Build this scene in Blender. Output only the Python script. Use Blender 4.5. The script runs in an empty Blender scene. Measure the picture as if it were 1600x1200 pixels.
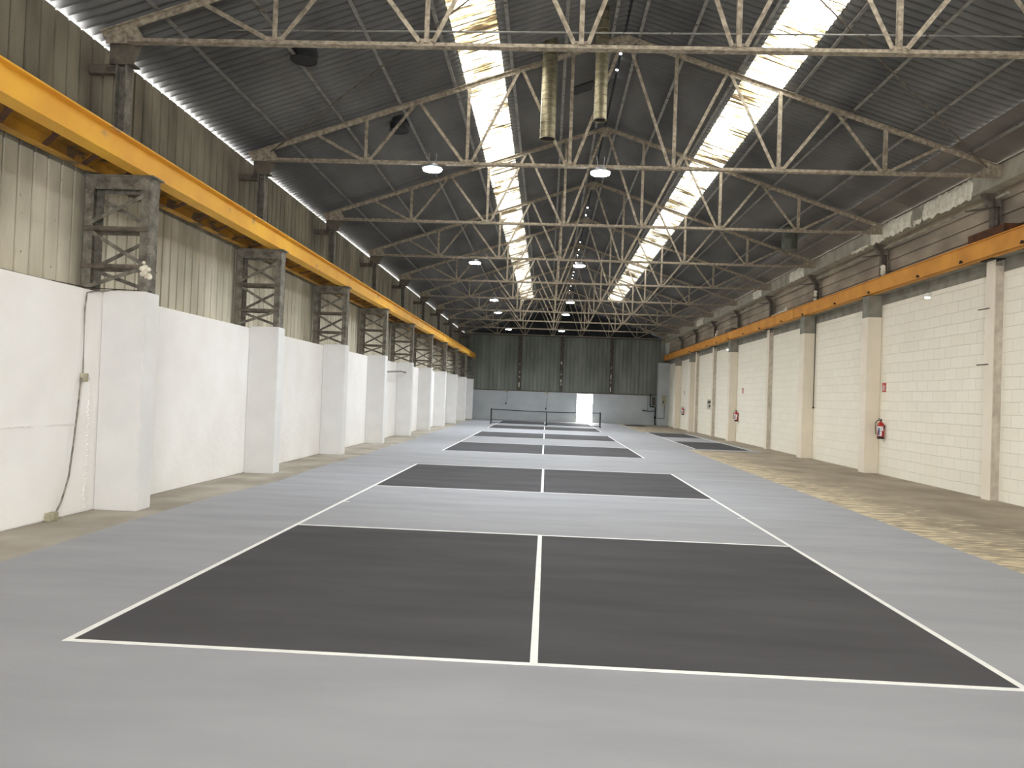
import bpy, bmesh, math, random
from mathutils import Vector, Matrix
random.seed(7)
S = bpy.context.scene
C = S.collection

# ------------------------------------------------------------------ camera
F_PX, PITCH, ROLL, YAW = 1194.665, 0.0172, 0.0365, 0.0460
CAM = Vector((0.0224, -4.8259, 1.6835))
fwd = Vector((-math.sin(YAW)*math.cos(PITCH), math.cos(YAW)*math.cos(PITCH), math.sin(PITCH)))
rt = Vector((math.cos(YAW), math.sin(YAW), 0)); up = rt.cross(fwd)
r2 = rt*math.cos(ROLL)+up*math.sin(ROLL); u2 = up*math.cos(ROLL)-rt*math.sin(ROLL)
cd = bpy.data.cameras.new('camera'); cam = bpy.data.objects.new('camera', cd); C.objects.link(cam)
cd.sensor_width = 36; cd.sensor_fit = 'HORIZONTAL'; cd.lens = F_PX*36/1600; cd.clip_end = 300
cam.matrix_world = Matrix(((r2.x, u2.x, -fwd.x, CAM.x), (r2.y, u2.y, -fwd.y, CAM.y), (r2.z, u2.z, -fwd.z, CAM.z), (0, 0, 0, 1)))
S.camera = cam

# ------------------------------------------------------------------ world, light, exposure
wd = bpy.data.worlds.new('overcast_sky'); S.world = wd; wd.use_nodes = True
wb = wd.node_tree.nodes['Background']; wb.inputs[0].default_value = (0.985, 0.99, 0.985, 1); wb.inputs[1].default_value = 17
LAMP_W = 26
S.view_settings.view_transform = 'Standard'; S.view_settings.look = 'None'
S.view_settings.gamma = 1; S.view_settings.use_curve_mapping = False
S.view_settings.exposure = 1.22
S.cycles.use_denoising = True
S.cycles.max_bounces = 10; S.cycles.diffuse_bounces = 7; S.cycles.transparent_max_bounces = 12
S.cycles.sample_clamp_indirect = 8

XC, SL, ZR = 1.3, 0.336, 8.93          # ridge x, roof slope, ridge height
def roof_z(off): return ZR-SL*off
P = 5.0108
def portal(loc, rot, sx, sy, name):
    l = bpy.data.lights.new(name, 'AREA'); l.shape = 'RECTANGLE'; l.size = sx; l.size_y = sy
    l.cycles.is_portal = True
    o = bpy.data.objects.new(name, l); o.location = loc; o.rotation_euler = rot; C.objects.link(o)
a_ = math.atan(SL)
for s in (-1, 1):
    portal((XC+s*2.73, 17.0, roof_z(2.73)+0.06), (0, s*a_, 0), 0.86, 54.2, 'skylight_portal')
portal((-6.36, 21, 6.33), (0, -math.pi/2, 0), 0.12, 62, 'eave_portal')
portal((2.86, 52.25, 1.05), (-math.pi/2, 0, 0), 1.15, 2.15, 'doorway_portal')
portal((1.0, -10.15, 1.4), (math.pi/2, 0, 0), 3.0, 2.8, 'added_opening_portal')  # unseen opening behind the camera, added to brighten the near end

# ------------------------------------------------------------------ helpers
def tag(o, label=None, cat=None, group=None, kind=None):
    if label: o['label'] = label
    if cat: o['category'] = cat
    if group: o['group'] = group
    if kind: o['kind'] = kind
    return o
def obj(name, bm, m, parent=None, smooth=False, bevel=0):
    me = bpy.data.meshes.new(name)
    if bevel:
        bmesh.ops.bevel(bm, geom=list(bm.edges), offset=bevel, segments=2, affect='EDGES', clamp_overlap=True)
    bmesh.ops.recalc_face_normals(bm, faces=list(bm.faces))
    bm.to_mesh(me); bm.free()
    if smooth:
        for p in me.polygons: p.use_smooth = True
    me.materials.append(m)
    o = bpy.data.objects.new(name, me); C.objects.link(o)
    if parent: o.parent = parent
    return o
def empty(name, loc=(0, 0, 0), **k):
    o = bpy.data.objects.new(name, None); o.location = loc; o.empty_display_size = 0.1; C.objects.link(o)
    return tag(o, **k)
def copy_tree(o, loc, parent=None):
    c = o.copy(); C.objects.link(c)
    if parent: c.parent = parent
    if loc is not None: c.location = loc
    for ch in o.children: copy_tree(ch, None, c)
    return c
def B(): return bmesh.new()
def box(bm, x0, x1, y0, y1, z0, z1):
    v = [bm.verts.new(p) for p in ((x0,y0,z0),(x1,y0,z0),(x1,y1,z0),(x0,y1,z0),(x0,y0,z1),(x1,y0,z1),(x1,y1,z1),(x0,y1,z1))]
    for f in ((0,3,2,1),(4,5,6,7),(0,1,5,4),(1,2,6,5),(2,3,7,6),(3,0,4,7)): bm.faces.new([v[i] for i in f])
    return bm
def frame(p0, p1, upv):
    p0 = Vector(p0); p1 = Vector(p1); d = (p1-p0).normalized(); upv = Vector(upv)
    s = d.cross(upv)
    if s.length < 1e-4: s = d.cross(Vector((0, 1, 0)))
    s.normalize(); return p0, p1, d, s, s.cross(d).normalized()
def bar(bm, p0, p1, w, h, upv=(0, 0, 1), os=0, ou=0):
    p0, p1, d, s, u = frame(p0, p1, upv)
    v = []
    for p in (p0, p1):
        for a, b in ((-1,-1),(1,-1),(1,1),(-1,1)):
            v.append(bm.verts.new(p+s*(os+a*w/2)+u*(ou+b*h/2)))
    for f in ((0,1,2,3),(7,6,5,4),(0,4,5,1),(1,5,6,2),(2,6,7,3),(3,7,4,0)): bm.faces.new([v[i] for i in f])
    return bm
def angle(bm, p0, p1, a, t=0.008, upv=(0, 0, 1), flip=1):
    bar(bm, p0, p1, a, t, upv, 0, -a/2*1.0)
    bar(bm, p0, p1, t, a, upv, flip*(a/2-t/2), 0)
    return bm
def tee(bm, p0, p1, w, h, t=0.01, upv=(0, 0, 1), inv=1):
    bar(bm, p0, p1, w, t, upv, 0, -inv*h/2)
    bar(bm, p0, p1, t*2, h, upv)
    return bm
def tube(bm, pts, r, n=10, cap=True):
    pts = [Vector(p) for p in pts]; rings = []
    for i, p in enumerate(pts):
        d = (pts[min(i+1, len(pts)-1)]-pts[max(i-1, 0)]).normalized()
        a = d.cross(Vector((0, 0, 1)))
        if a.length < 1e-3: a = d.cross(Vector((0, 1, 0)))
        a.normalize(); b = a.cross(d)
        rr = r[i] if isinstance(r, (list, tuple)) else r
        rings.append([bm.verts.new(p+a*math.cos(t)*rr+b*math.sin(t)*rr) for t in [2*math.pi*k/n for k in range(n)]])
    for q, w in zip(rings, rings[1:]):
        for k in range(n): bm.faces.new((q[k], q[(k+1) % n], w[(k+1) % n], w[k]))
    if cap: bm.faces.new(rings[0]); bm.faces.new(rings[-1][::-1])
    return bm
def lathe(bm, prof, c=(0, 0, 0), n=32):
    rings = []
    for r, z in prof:
        rings.append([bm.verts.new((c[0]+r*math.cos(2*math.pi*k/n), c[1]+r*math.sin(2*math.pi*k/n), c[2]+z)) for k in range(n)])
    for q, w in zip(rings, rings[1:]):
        for k in range(n): bm.faces.new((q[k], q[(k+1) % n], w[(k+1) % n], w[k]))
    bm.faces.new(rings[0][::-1]); bm.faces.new(rings[-1])
    return bm
def prism(bm, pts, off):
    a = [bm.verts.new(p) for p in pts]; b = [bm.verts.new(Vector(p)+Vector(off)) for p in pts]
    bm.faces.new(a); bm.faces.new(b[::-1])
    for i in range(len(a)): bm.faces.new((a[i], a[(i+1) % len(a)], b[(i+1) % len(a)], b[i]))
    return bm
def sine(pitch, amp, n=6):
    return [(i/n*pitch, amp*math.cos(2*math.pi*i/n)) for i in range(n)]
def trap(pitch, amp):      # wide flat pans with a narrow groove between
    return [(0, amp), (pitch*0.82, amp), (pitch*0.85, -amp), (pitch*0.97, -amp)]
def corrug(bm, org, U, V, N, lu, lv, prof, pitch, nv=1):
    org, U, V, N = Vector(org), Vector(U), Vector(V), Vector(N); cols = []
    k = 0
    while True:
        done = False
        for du, h in prof:
            uu = k*pitch+du
            if uu >= lu: uu = lu; done = True
            cols.append([bm.verts.new(org+U*uu+V*(lv*j/nv)+N*h) for j in range(nv+1)])
            if done: break
        if done: break
        k += 1
    for a, b in zip(cols, cols[1:]):
        for j in range(nv): bm.faces.new((a[j], b[j], b[j+1], a[j+1]))
    return bm

# ------------------------------------------------------------------ materials
def srgb(c):
    return tuple((x/255/12.92 if x/255 <= .04045 else ((x/255+.055)/1.055)**2.4) for x in c)+(1,)
def mat(name, c1, c2=None, scale=3, rough=0.8, metal=0, bump=0, bscale=30, stretch=(1, 1, 1), spots=None, spot_scale=14, spot_t=0.62, detail=6, contrast=(0.35, 0.65), spec=0.5, emit=None):
    m = bpy.data.materials.new(name); m.use_nodes = True; nt = m.node_tree; nd = nt.nodes; lk = nt.links
    bs = nd['Principled BSDF']; bs.inputs['Roughness'].default_value = rough; bs.inputs['Metallic'].default_value = metal
    bs.inputs['Specular IOR Level'].default_value = spec
    tc = nd.new('ShaderNodeTexCoord'); mp = nd.new('ShaderNodeMapping'); mp.inputs['Scale'].default_value = stretch
    lk.new(tc.outputs['Object'], mp.inputs[0])
    out = None
    bs.inputs['Base Color'].default_value = c1
    if c2:
        n = nd.new('ShaderNodeTexNoise'); n.inputs['Scale'].default_value = scale; n.inputs['Detail'].default_value = detail; lk.new(mp.outputs[0], n.inputs['Vector'])
        r = nd.new('ShaderNodeMapRange'); r.inputs[1].default_value = contrast[0]; r.inputs[2].default_value = contrast[1]; lk.new(n.outputs[0], r.inputs[0])
        x = nd.new('ShaderNodeMix'); x.data_type = 'RGBA'; x.inputs[6].default_value = c1; x.inputs[7].default_value = c2
        lk.new(r.outputs[0], x.inputs[0]); out = x.outputs[2]
    if spots:
        n = nd.new('ShaderNodeTexNoise'); n.inputs['Scale'].default_value = spot_scale; n.inputs['Detail'].default_value = 4; lk.new(tc.outputs['Object'], n.inputs['Vector'])
        r = nd.new('ShaderNodeMapRange'); r.inputs[1].default_value = spot_t; r.inputs[2].default_value = spot_t+0.05; lk.new(n.outputs[0], r.inputs[0])
        x = nd.new('ShaderNodeMix'); x.data_type = 'RGBA'; x.inputs[7].default_value = spots
        if out: lk.new(out, x.inputs[6])
        else: x.inputs[6].default_value = c1
        lk.new(r.outputs[0], x.inputs[0]); out = x.outputs[2]
    if out: lk.new(out, bs.inputs['Base Color'])
    if bump:
        n = nd.new('ShaderNodeTexNoise'); n.inputs['Scale'].default_value = bscale; n.inputs['Detail'].default_value = 5; lk.new(tc.outputs['Object'], n.inputs['Vector'])
        b = nd.new('ShaderNodeBump'); b.inputs['Strength'].default_value = 1.0; b.inputs['Distance'].default_value = bump
        lk.new(n.outputs[0], b.inputs['Height']); lk.new(b.outputs[0], bs.inputs['Normal'])
    if emit:
        bs.inputs['Emission Color'].default_value = emit[0]; bs.inputs['Emission Strength'].default_value = emit[1]
    return m
def L(*c): return srgb(c)
M = {}
M['plaster'] = mat('white painted plaster', L(242,240,238), L(234,231,228), 1.2, 0.75, bump=0.010, bscale=7, contrast=(.3,.7))
M['pier'] = mat('white painted pier', L(228,227,226), L(220,219,218), 1.5, 0.75, bump=0.006, bscale=4)
M['pier_warm'] = mat('warm white painted pier', L(238,229,212), L(230,220,202), 1.5, 0.75, bump=0.006, bscale=4)
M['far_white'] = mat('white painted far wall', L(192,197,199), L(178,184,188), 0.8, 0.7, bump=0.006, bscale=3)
M['grey_conc'] = mat('bare grey concrete', L(150,147,136), L(120,118,108), 3, 0.9, bump=0.006, bscale=12)
M['slab'] = mat('bare concrete slab', L(158,146,126), L(128,117,99), 0.9, 0.85, bump=0.002, bscale=20, detail=9)
M['slabL'] = mat('pale concrete edge', L(172,165,152), L(140,133,119), 1.1, 0.9, bump=0.003, bscale=20, detail=9)
M['clad'] = mat('weathered fibre cement sheet', L(146,139,121), L(104,98,84), 1.6, 0.92, bump=0.004, bscale=25, stretch=(1,1,0.35), spots=L(88,84,72), spot_scale=18, spot_t=0.68)
M['clad_low'] = mat('pale washed fibre cement sheet', L(208,202,184), L(166,160,142), 1.4, 0.92, bump=0.004, bscale=25, stretch=(1,1,0.3), spots=L(120,112,96), spot_scale=16, spot_t=0.70)
M['clad_far'] = mat('weathered grey sheet', L(142,146,137), L(116,120,112), 1.2, 0.9, stretch=(1,1,0.3), bump=0.003, bscale=20)
M['roof'] = mat('dark sooty roof sheet', L(106,105,102), L(80,79,78), 0.9, 0.85, bump=0.004, bscale=14, stretch=(1,0.35,1))
M['roof_flat'] = mat('smooth dark eave sheet', L(122,116,108), L(100,94,88), 1.0, 0.9, bump=0.003, bscale=10)
M['gable'] = mat('blackened gable sheet', L(52,54,56), L(36,38,40), 1.5, 0.9)
M['truss'] = mat('dusty beige painted steel', L(172,160,140), L(120,110,96), 14, 0.8, spots=L(110,98,84), spot_scale=30, spot_t=0.66, bump=0.003, bscale=40)
M['purlin'] = mat('dull grey steel', L(140,138,132), L(112,110,105), 6, 0.7, spots=L(70,60,50), spot_scale=9)
M['darksteel'] = mat('dirty brown steel', L(112,103,91), L(76,69,62), 7, 0.8, bump=0.002, bscale=40)
M['lattice'] = mat('grey pitted steel', L(132,127,116), L(88,84,76), 8, 0.85, spots=L(152,146,134), spot_scale=26, spot_t=0.64, bump=0.004, bscale=40)
M['yellow'] = mat('yellow crane paint', L(240,186,60), L(226,166,56), 1.2, 0.55, spots=L(176,140,96), spot_scale=1.6, spot_t=0.66, bump=0.001)
M['orange'] = mat('orange yellow crane paint', L(226,160,62), L(206,140,54), 1.4, 0.6, spots=L(148,112,72), spot_scale=3, spot_t=0.7)
M['yellow_dk'] = mat('grimy yellow paint', L(206,156,52), L(156,116,54), 1.6, 0.7, spots=L(110,92,70), spot_scale=2.2, spot_t=0.56)
M['rust'] = mat('rusty brown bracket', L(96,56,26), L(64,38,22), 9, 0.85)
M['gutter'] = mat('grey green gutter paint', L(180,175,158), L(146,141,127), 2.5, 0.8, bump=0.003, bscale=20)
M['plank'] = mat('grey brown precast plank', L(182,169,151), L(142,131,117), 1.8, 0.9, stretch=(1,0.4,1), bump=0.004, bscale=22)
M['foam'] = mat('pale insulation foam', L(246,241,226), L(216,208,190), 9, 0.9, bump=0.03, bscale=16)
M['black'] = mat('black powder coat', L(26,27,30), None, rough=0.5)
M['netcord'] = mat('black net cord', L(20,22,28), None, rough=0.8)
M['tape'] = mat('dark net tape', L(30,32,40), None, rough=0.7)
M['white'] = mat('white line paint', L(244,244,240), L(232,232,230), 6, 0.5)
M['offwhite'] = mat('off white plastic', L(226,224,214), None, rough=0.5)
M['red'] = mat('red enamel', L(176,24,22), None, rough=0.3)
M['redsign'] = mat('red sign', L(186,44,34), None, rough=0.5)
M['label'] = mat('pale printed label', L(222,224,226), None, rough=0.5)
M['blue'] = mat('blue print', L(40,46,110), None, rough=0.5)
M['galv'] = mat('galvanised spiral duct', L(150,142,118), L(118,112,92), 5, 0.45, metal=0.8, stretch=(1,1,4))
M['galv_in'] = mat('dark duct inside', L(20,20,20), None, rough=0.9)
M['vent'] = mat('dull green grey vent', L(96,98,88), L(70,72,66), 5, 0.7)
M['dark'] = mat('near black metal', L(34,36,38), L(22,23,25), 8, 0.7)
M['cable'] = mat('grey painted conduit', L(150,144,132), L(92,86,78), 12, 0.6)
M['box'] = mat('aged cream enclosure', L(190,184,160), L(150,144,122), 8, 0.6)
M['post_face'] = mat('bare grey post steel', L(212,203,188), L(184,174,160), 5, 0.7)
M['lens'] = mat('led lamp lens', L(240,246,255), None, rough=0.4, emit=((0.80, 0.90, 1.0, 1), 40))
M['alu'] = mat('cast lamp housing', L(150,152,156), None, rough=0.45, metal=0.6)

def court_paint(name, c1, c2, rough, spec=0.10, stretch=(0.5, 2.2, 1)):
    m = mat(name, c1, c2, 0.9, rough, bump=0.0008, bscale=60, stretch=stretch, detail=8, spec=spec)
    nt = m.node_tree; nd = nt.nodes; lk = nt.links; bs = nd['Principled BSDF']
    tc = nd.new('ShaderNodeTexCoord'); mp = nd.new('ShaderNodeMapping'); mp.inputs['Scale'].default_value = (0.5, 1.6, 1)
    n = nd.new('ShaderNodeTexNoise'); n.inputs['Scale'].default_value = 1.7; n.inputs['Detail'].default_value = 8
    r = nd.new('ShaderNodeMapRange'); r.inputs[1].default_value = 0.3; r.inputs[2].default_value = 0.7; r.inputs[3].default_value = rough-0.1; r.inputs[4].default_value = rough+0.12
    lk.new(tc.outputs['Object'], mp.inputs[0]); lk.new(mp.outputs[0], n.inputs[0]); lk.new(n.outputs[0], r.inputs[0]); lk.new(r.outputs[0], bs.inputs['Roughness'])
    return m
M['court_grey'] = court_paint('light grey acrylic coating', L(160,161,165), L(151,152,156), 0.68)
M['court_black'] = court_paint('charcoal acrylic coating', L(86,85,87), L(78,77,79), 0.8, 0.04)

def blocks():
    m = bpy.data.materials.new('white painted concrete blocks'); m.use_nodes = True; nt = m.node_tree; nd = nt.nodes; lk = nt.links
    bs = nd['Principled BSDF']; bs.inputs['Roughness'].default_value = 0.8
    tc = nd.new('ShaderNodeTexCoord'); sx = nd.new('ShaderNodeSeparateXYZ'); cb = nd.new('ShaderNodeCombineXYZ')
    nz = nd.new('ShaderNodeTexNoise'); nz.inputs['Scale'].default_value = 1.3; lk.new(tc.outputs['Object'], nz.inputs[0])
    ad = nd.new('ShaderNodeMath'); ad.operation = 'MULTIPLY_ADD'; ad.inputs[1].default_value = 0.05
    lk.new(tc.outputs['Object'], sx.inputs[0]); lk.new(sx.outputs[1], cb.inputs[0]); lk.new(nz.outputs[0], ad.inputs[0]); lk.new(sx.outputs[2], ad.inputs[2]); lk.new(ad.outputs[0], cb.inputs[1])
    br = nd.new('ShaderNodeTexBrick'); lk.new(cb.outputs[0], br.inputs[0]); br.inputs['Scale'].default_value = 1
    br.inputs['Brick Width'].default_value = 0.5; br.inputs['Row Height'].default_value = 0.245; br.inputs['Mortar Size'].default_value = 0.006; br.inputs['Mortar Smooth'].default_value = 0.9
    br.inputs['Color1'].default_value = L(246,241,226); br.inputs['Color2'].default_value = L(242,237,221); br.inputs['Mortar'].default_value = L(234,228,212)
    lk.new(br.outputs[0], bs.inputs['Base Color'])
    n2 = nd.new('ShaderNodeTexNoise'); n2.inputs['Scale'].default_value = 9; n2.inputs['Detail'].default_value = 6; lk.new(tc.outputs['Object'], n2.inputs[0])
    b1 = nd.new('ShaderNodeBump'); b1.inputs['Distance'].default_value = 0.006; b1.invert = True; lk.new(br.outputs['Fac'], b1.inputs['Height'])
    b2 = nd.new('ShaderNodeBump'); b2.inputs['Distance'].default_value = 0.008; lk.new(n2.outputs[0], b2.inputs['Height']); lk.new(b1.outputs[0], b2.inputs['Normal'])
    lk.new(b2.outputs[0], bs.inputs['Normal'])
    return m
M['blocks'] = blocks()
def scraped():      # bare slab at the right, with pale trowel scratches along the paint edge
    m = mat('bare concrete with pale scratches', L(160,148,129), L(132,121,104), 0.8, 0.85, bump=0.002, bscale=20, detail=9)
    nt = m.node_tree; nd = nt.nodes; lk = nt.links; bs = nd['Principled BSDF']
    src = bs.inputs['Base Color'].links[0].from_socket
    tc = nd.new('ShaderNodeTexCoord'); mp = nd.new('ShaderNodeMapping'); mp.inputs['Scale'].default_value = (2.2, 9, 1); mp.inputs['Rotation'].default_value = (0, 0, 0.25)
    n = nd.new('ShaderNodeTexNoise'); n.inputs['Scale'].default_value = 1.2; n.inputs['Detail'].default_value = 7; n.inputs['Distortion'].default_value = 0.8
    lk.new(tc.outputs['Object'], mp.inputs[0]); lk.new(mp.outputs[0], n.inputs[0])
    sx = nd.new('ShaderNodeSeparateXYZ'); lk.new(tc.outputs['Object'], sx.inputs[0])
    e = nd.new('ShaderNodeMapRange'); e.inputs[1].default_value = 5.2; e.inputs[2].default_value = 7.2; e.inputs[3].default_value = 0.14; e.inputs[4].default_value = -0.08; lk.new(sx.outputs[0], e.inputs[0])
    a = nd.new('ShaderNodeMath'); lk.new(n.outputs[0], a.inputs[0]); lk.new(e.outputs[0], a.inputs[1])
    r = nd.new('ShaderNodeMapRange'); r.inputs[1].default_value = 0.56; r.inputs[2].default_value = 0.72; lk.new(a.outputs[0], r.inputs[0])
    x = nd.new('ShaderNodeMix'); x.data_type = 'RGBA'; lk.new(src, x.inputs[6]); x.inputs[7].default_value = L(208,192,158); lk.new(r.outputs[0], x.inputs[0])
    lk.new(x.outputs[2], bs.inputs['Base Color'])
    return m
M['slabR'] = scraped()
def skylight():
    m = bpy.data.materials.new('stained translucent roof sheet'); m.use_nodes = True; nt = m.node_tree; nd = nt.nodes; lk = nt.links
    nd.remove(nd['Principled BSDF']); out = nd['Material Output']
    tc = nd.new('ShaderNodeTexCoord'); mp = nd.new('ShaderNodeMapping'); mp.inputs['Scale'].default_value = (0.6, 8.0, 0.6)
    n = nd.new('ShaderNodeTexNoise'); n.inputs['Scale'].default_value = 2.2; n.inputs['Detail'].default_value = 6; n.inputs['Roughness'].default_value = 0.65
    lk.new(tc.outputs['Object'], mp.inputs[0]); lk.new(mp.outputs[0], n.inputs[0])
    n2 = nd.new('ShaderNodeTexNoise'); n2.inputs['Scale'].default_value = 0.9; n2.inputs['Detail'].default_value = 3; lk.new(tc.outputs['Object'], n2.inputs[0])
    ad = nd.new('ShaderNodeMath'); ad.operation = 'MULTIPLY_ADD'; ad.inputs[1].default_value = 0.5; lk.new(n2.outputs[0], ad.inputs[0]); lk.new(n.outputs[0], ad.inputs[2])
    cr = nd.new('ShaderNodeValToRGB'); e = cr.color_ramp.elements
    e[0].position = 0.735; e[0].color = (0.55, 0.55, 0.53, 1); e[1].position = 0.90; e[1].color = (0.008, 0.0045, 0.0015, 1)
    q = cr.color_ramp.elements.new(0.80); q.color = (0.10, 0.075, 0.035, 1)
    lk.new(ad.outputs[0], cr.inputs[0])
    t = nd.new('ShaderNodeBsdfTransparent'); lk.new(cr.outputs[0], t.inputs[0])
    d = nd.new('ShaderNodeBsdfDiffuse'); d.inputs[0].default_value = (0.5, 0.48, 0.42, 1)
    mx = nd.new('ShaderNodeMixShader'); mx.inputs[0].default_value = 0.25
    lk.new(t.outputs[0], mx.inputs[1]); lk.new(d.outputs[0], mx.inputs[2]); lk.new(mx.outputs[0], out.inputs[0])
    return m
M['skylight'] = skylight()

Y0, Y1 = -10.0, 52.0
# ------------------------------------------------------------------ setting: floor, walls, roof
def st(name, bm, m, **k): return tag(obj(name, bm, m, **k), kind='structure')
st('floor', box(B(), -6.3, 9.1, Y0, 55, -0.2, 0), M['slabL'])
st('floor_right', box(B(), 5.0, 8.9, Y0, Y1, 0.0, 0.002), M['slabR'])
bm = B()
def poly(bm, pts, z0, z1): prism(bm, [(x, y, z0) for x, y in pts], (0, 0, z1-z0))
ed = [(-4.95, Y0)]
for i in range(1, 26):
    y = Y0+i*(51.6-Y0)/26; ed.append((-4.97+0.05*math.sin(y*0.9)+(0.12 if 8 < y < 24 else 0)-(0.2 if y > 38 else 0), y))
poly(bm, [(5.15, Y0), (5.15, 8), (5.17, 16), (5.22, 23.3), (7.95, 23.3), (7.98, 38.4), (5.35, 38.6), (5.3, 51.6)]+[(-5.3, 51.6)]+ed[::-1], 0.002, 0.005)
st('floor_coating_surface', bm, M['court_grey'])
st('wall_left', box(B(), -6.34, -5.9, Y0, Y1, 0, 2.87), M['plaster'], bevel=0.015)
bm = B(); corrug(bm, (-6.3, Y0, 4.45), (0, 1, 0), (0, 0, 1), (1, 0, 0), Y1-Y0+0.12, 1.88, trap(0.262, 0.024), 0.262, 2)
st('wall_left_upper_sheeting_panel', bm, M['clad'])
bm = B(); corrug(bm, (-6.31, Y0, 2.87), (0, 1, 0), (0, 0, 1), (1, 0, 0), Y1-Y0+0.12, 1.68, trap(0.262, 0.024), 0.262, 2)
st('wall_left_sheeting_panel', bm, M['clad_low'])

st('wall_right', box(B(), 8.92, 9.12, Y0, Y1+0.2, 0, 4.5), M['blocks'])
st('wall_right_upper_strip', box(B(), 8.92, 9.12, Y0, Y1+0.2, 4.5, 4.76), M['grey_conc'])
bm = B()
for i in range(6):
    z = 4.76+i*0.30; prism(bm, [(8.93, Y0, z), (9.0, Y0, z+0.02), (8.93+0.035, Y0, z+0.292), (9.06, Y0, z+0.292), (9.06, Y0, z)][:1]+[(8.955, Y0, z+0.285), (8.99, Y0, z+0.30), (9.08, Y0, z+0.30), (9.08, Y0, z)], (0, Y1-Y0+0.12, 0))
st('wall_right_plank', bm, M['plank'])
bm = B(); box(bm, -6.2, 2.27, Y1, Y1+0.2, 0, 2.16); box(bm, 3.42, 9.0, Y1, Y1+0.2, 0, 2.16); box(bm, 2.27, 3.42, Y1, Y1+0.2, 2.1, 2.16)
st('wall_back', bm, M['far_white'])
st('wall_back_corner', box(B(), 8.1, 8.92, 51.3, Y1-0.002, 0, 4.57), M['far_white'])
bm = B(); corrug(bm, (-6.4, Y1+0.1, 2.16), (1, 0, 0), (0, 0, 1), (0, -1, 0), 15.55, 4.15, trap(0.30, 0.018), 0.30, 2)
st('wall_back_sheeting_panel', bm, M['clad_far'])
bm = B(); prism(bm, [(-6.5, Y1+0.12, 6.3), (9.15, Y1+0.12, 6.3), (9.15, Y1+0.12, 6.45), (XC, Y1+0.12, 8.98), (-6.5, Y1+0.12, 6.4)], (0, 0.1, 0)); box(bm, -6.3, 8.95, Y1-0.02, Y1+0.12, 6.28, 6.42)
st('wall_back_gable_panel', bm, M['gable'])
bm = B(); box(bm, -6.35, -0.5, Y0-0.1, Y0, 0, 2.8); box(bm, 2.5, 9.1, Y0-0.1, Y0, 0, 2.8); prism(bm, [(-6.35, Y0, 2.8), (9.1, Y0, 2.8), (9.1, Y0, 6.4), (XC, Y0, 8.98), (-6.35, Y0, 6.4)], (0, -0.1, 0))  # wall out of view; its opening is added to let daylight in
st('wall_front', bm, M['plaster'])
# outside apron seen through the doorway
st('ground', box(B(), -2, 8, 55, 75, -0.25, -0.02), M['slabL'])
st('ground_doorstep_strip', box(B(), 2.27, 3.42, 51.6, 52.3, -0.01, 0.006), M['slabL'])

def slope(name, s, x_in, x_out, y0, y1, m, bm=None):
    bm = bm or B()
    lu = y1-y0; a = XC+s*x_in; Vd = Vector((s, 0, -SL))
    corrug(bm, (a, y0, roof_z(x_in)), (0, 1, 0), Vd, Vector((s*SL, 0, 1)).normalized(), lu, x_out-x_in, sine(0.177, 0.034), 0.177, 2)
    return bm
for s, nm, xo in ((-1, 'left', 8.2), (1, 'right', 6.36)):
    bm = B()
    slope('', s, 0.03, 2.36, Y0, Y1+0.1, None, bm); slope('', s, 3.10, xo, Y0, Y1+0.1, None, bm)
    slope('', s, 2.36, 3.10, 44, Y1+0.1, None, bm); slope('', s, 2.36, 3.10, Y0, -9.8, None, bm)
    st('ceiling_'+nm, bm, M['roof'], smooth=True)
    bm = slope('', s, 2.33, 3.13, -9.9, 44.1, None)
    st('window_%d' % (1 if s < 0 else 2), bm, M['skylight'], smooth=True)
bm = B(); prism(bm, [(XC+6.28, Y0, roof_z(6.28)-0.05), (XC+7.16, Y0, roof_z(7.16)-0.05), (XC+7.16, Y0, roof_z(7.16)-0.03), (XC+6.28, Y0, roof_z(6.28)-0.03)], (0, Y1+0.1-Y0, 0))
for i in range(1, 24):
    y = Y0+i*2.6; bar(bm, (XC+6.28, y, roof_z(6.28)-0.055), (XC+7.16, y, roof_z(7.16)-0.055), 0.03, 0.012)
st('ceiling_eave_panel', bm, M['roof_flat'])
# ridge capping with a few open chinks that let the sky through
chinks = [11.2, 12.0, 21.2, 24.2, 25.4, 30.6, 32.4, 33.8, 36.0, 37.2, 39.0, 40.2, 41.4, 43.0, 44.4, 46.6]
bm = B(); y = Y0
for c_ in chinks+[Y1+0.4]:
    hl = 0.05 if c_ < 20 else 0.13
    e = c_-hl
    prism(bm, [(XC-0.28, y, roof_z(0.28)+0.03), (XC, y, ZR+0.05), (XC+0.28, y, roof_z(0.28)+0.03), (XC+0.28, y, roof_z(0.28)+0.05), (XC, y, ZR+0.07), (XC-0.28, y, roof_z(0.28)+0.05)], (0, e-y, 0))
    y = c_+hl
st('ceiling_ridge_strip', bm, M['gable'])

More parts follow.
